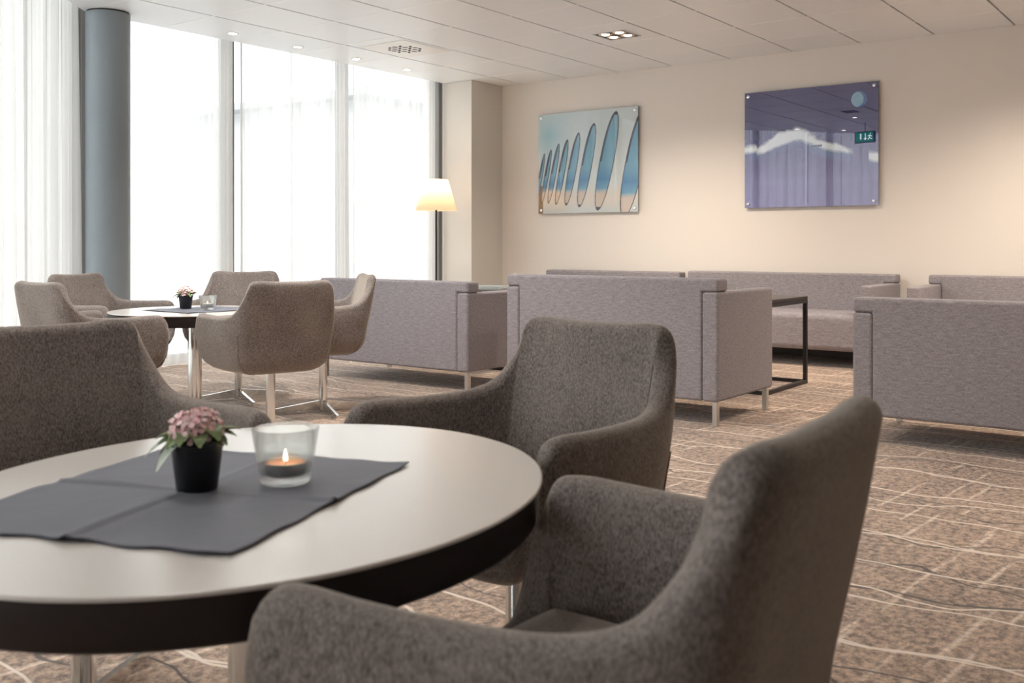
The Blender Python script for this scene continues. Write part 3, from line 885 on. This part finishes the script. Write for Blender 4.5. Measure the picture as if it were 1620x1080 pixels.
def vn(x, y):
    xi, yi = math.floor(x), math.floor(y); fx, fy = x-xi, y-yi
    fx = fx*fx*(3-2*fx); fy = fy*fy*(3-2*fy)
    return (hsh(xi, yi)*(1-fx)+hsh(xi+1, yi)*fx)*(1-fy)+(hsh(xi, yi+1)*(1-fx)+hsh(xi+1, yi+1)*fx)*fy
def fbm(x, y): return .5*vn(x, y)+.28*vn(2.1*x+3, 2.1*y+7)+.15*vn(4.3*x, 4.3*y)+.07*vn(9*x, 9*y)
def bluep(u, v):
    c = lerp(L3(18, 8, 78), L3(24, 16, 104), fbm(u*3, v*3))
    c = lerp(c, L3(104, 100, 148), max(0, .62-v)/.40)  # paler lower part paints in the reflection of the curtains
    # arc of clouds
    line = .48+.13*math.exp(-((u-.38)/.20)**2)-.10*max(0, u-.7)/.3+.02*(u < .1)
    n = fbm(u*9, v*9); th = .045+.03*math.exp(-((u-.35)/.2)**2)
    e = (th*(.45+1.1*n)-abs(v-line-.02*(n-.5)))/.03
    gap = 1 if (u < .78 or u > .93) else max(0, 1-(u-.78)/.05)
    e *= gap
    if e > 0: c = lerp(c, L3(222, 236, 240), e)
    b = (line-v)
    if 0 < b < .13 and gap > .5: c = lerp(c, L3(92, 158, 200), .6*(1-b/.13)*(e < .5)*max(0, fbm(u*7+4, 1)*1.8-.7))
    # small dark slot in the cloud
    if .52 < u < .60 and abs(v-(.455+.05)) < .007: c = L3(16, 16, 30)
    # moon
    du, dv = (u-.865)*1.2, (v-.865)*1.05
    rr = math.hypot(du, dv)
    if rr < .068:
        c = lerp(L3(146, 192, 216), L3(120, 172, 204), fbm(u*30, v*30))
        if math.hypot(du+.030, dv) > .068: c = L3(70, 110, 168)
    return c
picture('pale picture of leaning blue ovals in a row, left one on the wall', 4.867, 6.066, 1.306, 2.346, striped, M['print_pale'], 420, 320)
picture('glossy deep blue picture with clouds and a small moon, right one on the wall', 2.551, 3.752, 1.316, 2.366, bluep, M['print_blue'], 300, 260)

# ------------------------------------------------------------ ceiling fittings
def downlight(label, x, y, w=0):
    root = thing('downlight', label, 'ceiling light', (x, y, CEIL), 0, 'round recessed downlights')
    lt('trim_ring', M['plastic_white'], root, [(.034, 0), (.036, -.004), (.046, -.004), (.050, -.001), (.050, 0)], 40)
    lt('lens', M['led'], root, [(0, -.0015), (.033, -.0015), (.034, 0)], 32)
    if w:  # beam only for the added fill downlights
        l = bpy.data.lights.new('fill_downlight_beam', 'SPOT'); l.energy = w; l.color = (1, .96, .90); l.spot_size = 2.5; l.spot_blend = 1.0; l.shadow_soft_size = .12
        lo = bpy.data.objects.new('fill_downlight_beam', l); COL.objects.link(lo); lo.location = (x, y, CEIL-.02)
    return root
for x, lab in ((5.15, 'round downlight nearest the column in the ceiling row along the curtains'), (5.84, 'second round downlight from the column along the curtains'),
               (6.545, 'third round downlight from the column, near the ceiling vent'), (7.235, 'round downlight nearest the wall corner along the curtains')):
    downlight(lab, x, 6.69)
downlight('round downlight mirrored in the left of the blue picture', 2.754, 5.466)
downlight('round downlight mirrored in the right of the blue picture', 2.178, 4.969)

for x, y, w, lab in ((1.35, 2.15, 20, 'added fill downlight, unseen, above the near table, window side'), (3.25, 3.35, 40, 'added fill downlight, unseen, between the two round tables'),
                     (3.6, 4.35, 70, 'added fill downlight, unseen, above the far round table'), (5.9, 2.0, 8, 'added fill downlight, unseen, above the sofas at right'),
                     (2.85, 1.05, 5, 'added fill downlight, unseen, above the open carpet')):
    downlight(lab, x, y, w)  # unseen downlights added to brighten the interior

def vent(label, x, y, slots):
    root = thing('ceiling_vent', label, 'vent', (x, y, CEIL), 0, 'air vents in the ceiling')
    bm = bmesh.new()
    box(bm, -.30, .30, -.265, .265, -.003, 0, .001, 1)
    finish('plate', bm, M['plastic_white'], root, smooth=False)
    bm = bmesh.new()
    if slots:
        for i in range(5): box(bm, -.13+i*.055, -.095+i*.055, -.09, .09, -.0045, -.0032)
    else:
        for j in range(-2, 3):
            for i in range(-2, 3):
                if abs(i)+abs(j) > 3: continue
                cx, cy = i*.062, j*.062
                a = PI/4 if (i+j) % 2 else -PI/4
                n = 14; ring = []
                for q in range(n):
                    t = 2*PI*q/n; u = .027*math.cos(t); v = .013*math.sin(t)
                    ring.append(bm.verts.new((cx+u*math.cos(a)-v*math.sin(a), cy+u*math.sin(a)+v*math.cos(a), -.0045)))
                bm.faces.new(ring)
                lo = [bm.verts.new((v.co.x, v.co.y, -.0031)) for v in ring]
                for q in range(n): bm.faces.new((ring[q], ring[(q+1) % n], lo[(q+1) % n], lo[q]))
    finish('louvre', bm, M['dark_gap'], root, smooth=False)
vent('square white ceiling vent with swirled slots near the curtains', 6.47, 6.01, False)
vent('ceiling vent mirrored in the blue picture', 4.25, 4.2, True)

def quad_spot(label, x, y, w=0, out=False):
    root = thing('spotlight_panel', label, 'ceiling light', (x, y, CEIL), 0, 'four-lamp halogen panels')
    bm = bmesh.new(); s = .135
    for (a, b, c, d_) in ((-s-.012, s+.012, s, s+.012), (-s-.012, s+.012, -s-.012, -s), (-s-.012, -s, -s, s), (s, s+.012, -s, s)):
        box(bm, a, b, c, d_, -.006, 0)
    finish('frame', bm, M['steel'], root, smooth=False)
    bx('recess', M['black_metal'], root, -s, s, -s, s, -.0025, 0)
    for i in (-1, 1):
        for j in (-1, 1):
            cx, cy = i*.066, j*.066
            lt('reflector', M['copper'], root, [(.058, -.0026), (.056, -.007), (.036, -.0045), (.034, -.0028)], 32, cx, cy, closed=True)
            lt('lamp', M['halogen'], root, [(0, -.0085), (.022, -.0075), (.032, -.0045), (.033, -.0028)], 24, cx, cy)
    l = bpy.data.lights.new('halogen_beam', 'SPOT'); l.energy = w; l.color = (1, .86, .71); l.spot_size = 2.55; l.spot_blend = 1.0; l.shadow_soft_size = .08
    lo = bpy.data.objects.new('halogen_beam', l); COL.objects.link(lo); lo.location = (x, y, CEIL-.03)
    return root
quad_spot('four-lamp halogen panel in the ceiling above the wall sofas', 7.07, 4.205, 90)
quad_spot('four-lamp halogen panel out of frame at right near the picture wall', 7.2, 1.1, 95)
quad_spot('four-lamp halogen panel out of frame above the open carpet', 4.35, .62, 30)

# exit sign, seen only mirrored in the blue picture
es = thing('exit_sign', 'green exit sign hanging near the slanted curtains, mirrored in the blue picture', 'sign', (2.925, 4.418, 0), math.radians(10))
bx('housing', M['black_metal'], es, -.02, .02, -.15, .15, 2.42, 2.58, bev=.004)
bx('sign_face', M['exit_green'], es, .0205, .0225, -.135, .135, 2.432, 2.568)
bm = bmesh.new()
box(bm, .0228, .0240, .045, .065, 2.47, 2.55); box(bm, .0228, .0240, -.02, -.008, 2.47, 2.55)
for (y, z) in ((-.014, 2.455),):
    a = [bm.verts.new((.0235, y+q, z+r)) for q, r in ((-.028, .03), (.028, .03), (0, 0))]; bm.faces.new(a)
# running figure in a doorway
for (y0, z0, y1, z1) in ((-.085, 2.53, -.075, 2.49), (-.075, 2.49, -.055, 2.46), (-.075, 2.49, -.10, 2.47), (-.10, 2.47, -.115, 2.475), (-.082, 2.52, -.055, 2.51), (-.085, 2.52, -.11, 2.505)):
    tube(bm, [(.0245, y0, z0), (.0245, y1, z1)], .0055, 6)
lathe(bm, [(0, 2.538), (.009, 2.545), (0, 2.554)], 10, .0245, -.09)
finish('symbol', bm, M['exit_white'], es, smooth=False)
bx('hanger', M['black_metal'], es, -.004, .004, -.004, .004, 2.58, CEIL)

# ------------------------------------------------------------ outside
o = bx('ground', M['ground_out'], None, -60, 70, -40, 90, -.5, -.35)
o['kind'] = 'structure'
def building(label, x0, x1, y0, y1, h, nx, nz):
    root = thing('building', label, 'building', ((x0+x1)/2, (y0+y1)/2, -.35))
    a, b = (x1-x0)/2, (y1-y0)/2
    bx('walls', M['concrete'], root, -a, a, -b, b, 0, h)
    bx('roof', M['roof_dark'], root, -a-.8, a+.8, -b-1.2, b+.8, h, h+.25)
    for i in range(nx):
        for j in range(nz):
            cx = -a+(i+.5)*2*a/nx; z = 1.0+j*3.1
            f = bx('window', M['roof_dark'], root, cx-.9, cx+.9, -b-.04, -b, z, z+1.6)
            bx('pane', M['far_glass'], f, cx-.8, cx+.8, -b-.06, -b-.041, z+.1, z+1.5)
    return root
building('pale flat-roofed building beyond the window behind the floor lamp', 25.5, 44, 26, 36, 6.6, 5, 2)
building('low pale building beyond the curtains left of the far table', -2, 12, 30, 38, 3.6, 4, 1)

# ------------------------------------------------------------ light
SKY = 1.9
w = bpy.data.worlds.new('overcast'); S.world = w; w.use_nodes = True
nt = w.node_tree; nt.nodes.clear()
wo = nt.nodes.new('ShaderNodeOutputWorld'); bg = nt.nodes.new('ShaderNodeBackground')
# overcast sky: brighter overhead than at the horizon
tcw = nt.nodes.new('ShaderNodeTexCoord'); sw = nt.nodes.new('ShaderNodeSeparateXYZ'); nt.links.new(tcw.outputs['Generated'], sw.inputs[0])
mr = nt.nodes.new('ShaderNodeMapRange'); mr.inputs['From Min'].default_value = 0; mr.inputs['From Max'].default_value = 1
mr.inputs['To Min'].default_value = SKY*.34; mr.inputs['To Max'].default_value = SKY; nt.links.new(sw.outputs['Z'], mr.inputs['Value'])
bg.inputs[0].default_value = (.95, .98, 1.0, 1); nt.links.new(mr.outputs[0], bg.inputs[1])
nt.links.new(bg.outputs[0], wo.inputs[0])
w.cycles.sampling_method = 'MANUAL'; w.cycles.sample_map_resolution = 64
# daylight portals guide the sky through the window openings
def portal(p, ang, wd, ht, zc):
    l = bpy.data.lights.new('window_portal', 'AREA'); l.shape = 'RECTANGLE'; l.size = wd; l.size_y = ht
    l.cycles.is_portal = True
    o = bpy.data.objects.new('window_portal', l); COL.objects.link(o); o.location = (p[0], p[1], zc); o.rotation_euler = (PI/2, 0, ang); return o
portal(((4.1+8.2)/2, 7.30), PI+PI, 4.1, 2.9, 1.5).rotation_euler = (-PI/2, 0, 0)
pm = A0+N_OUT*.3+U*(.3+3.75)
po = portal((pm.x, pm.y), 0, 7.5, 2.9, 1.5)
po.rotation_euler = Vector((N_IN.x, N_IN.y, 0)).to_track_quat('-Z', 'Y').to_euler()

# ------------------------------------------------------------ camera
cam = bpy.data.cameras.new('camera'); co = bpy.data.objects.new('camera', cam); COL.objects.link(co)
co.location = (0, 0, EYE)
co.rotation_euler = (PI/2, 0, math.atan2(EY[1], EX[1])-PI/2)
cam.sensor_width = 36; cam.lens = 35.0; cam.shift_y = -(540-387)/1620
cam.clip_start = .05; cam.clip_end = 300
cam.dof.use_dof = True; cam.dof.focus_distance = 5.0; cam.dof.aperture_fstop = 6.3
S.camera = co
S.view_settings.view_transform = 'Standard'; S.view_settings.look = 'None'
S.view_settings.gamma = 1; S.view_settings.use_curve_mapping = False
S.view_settings.exposure = 1.8
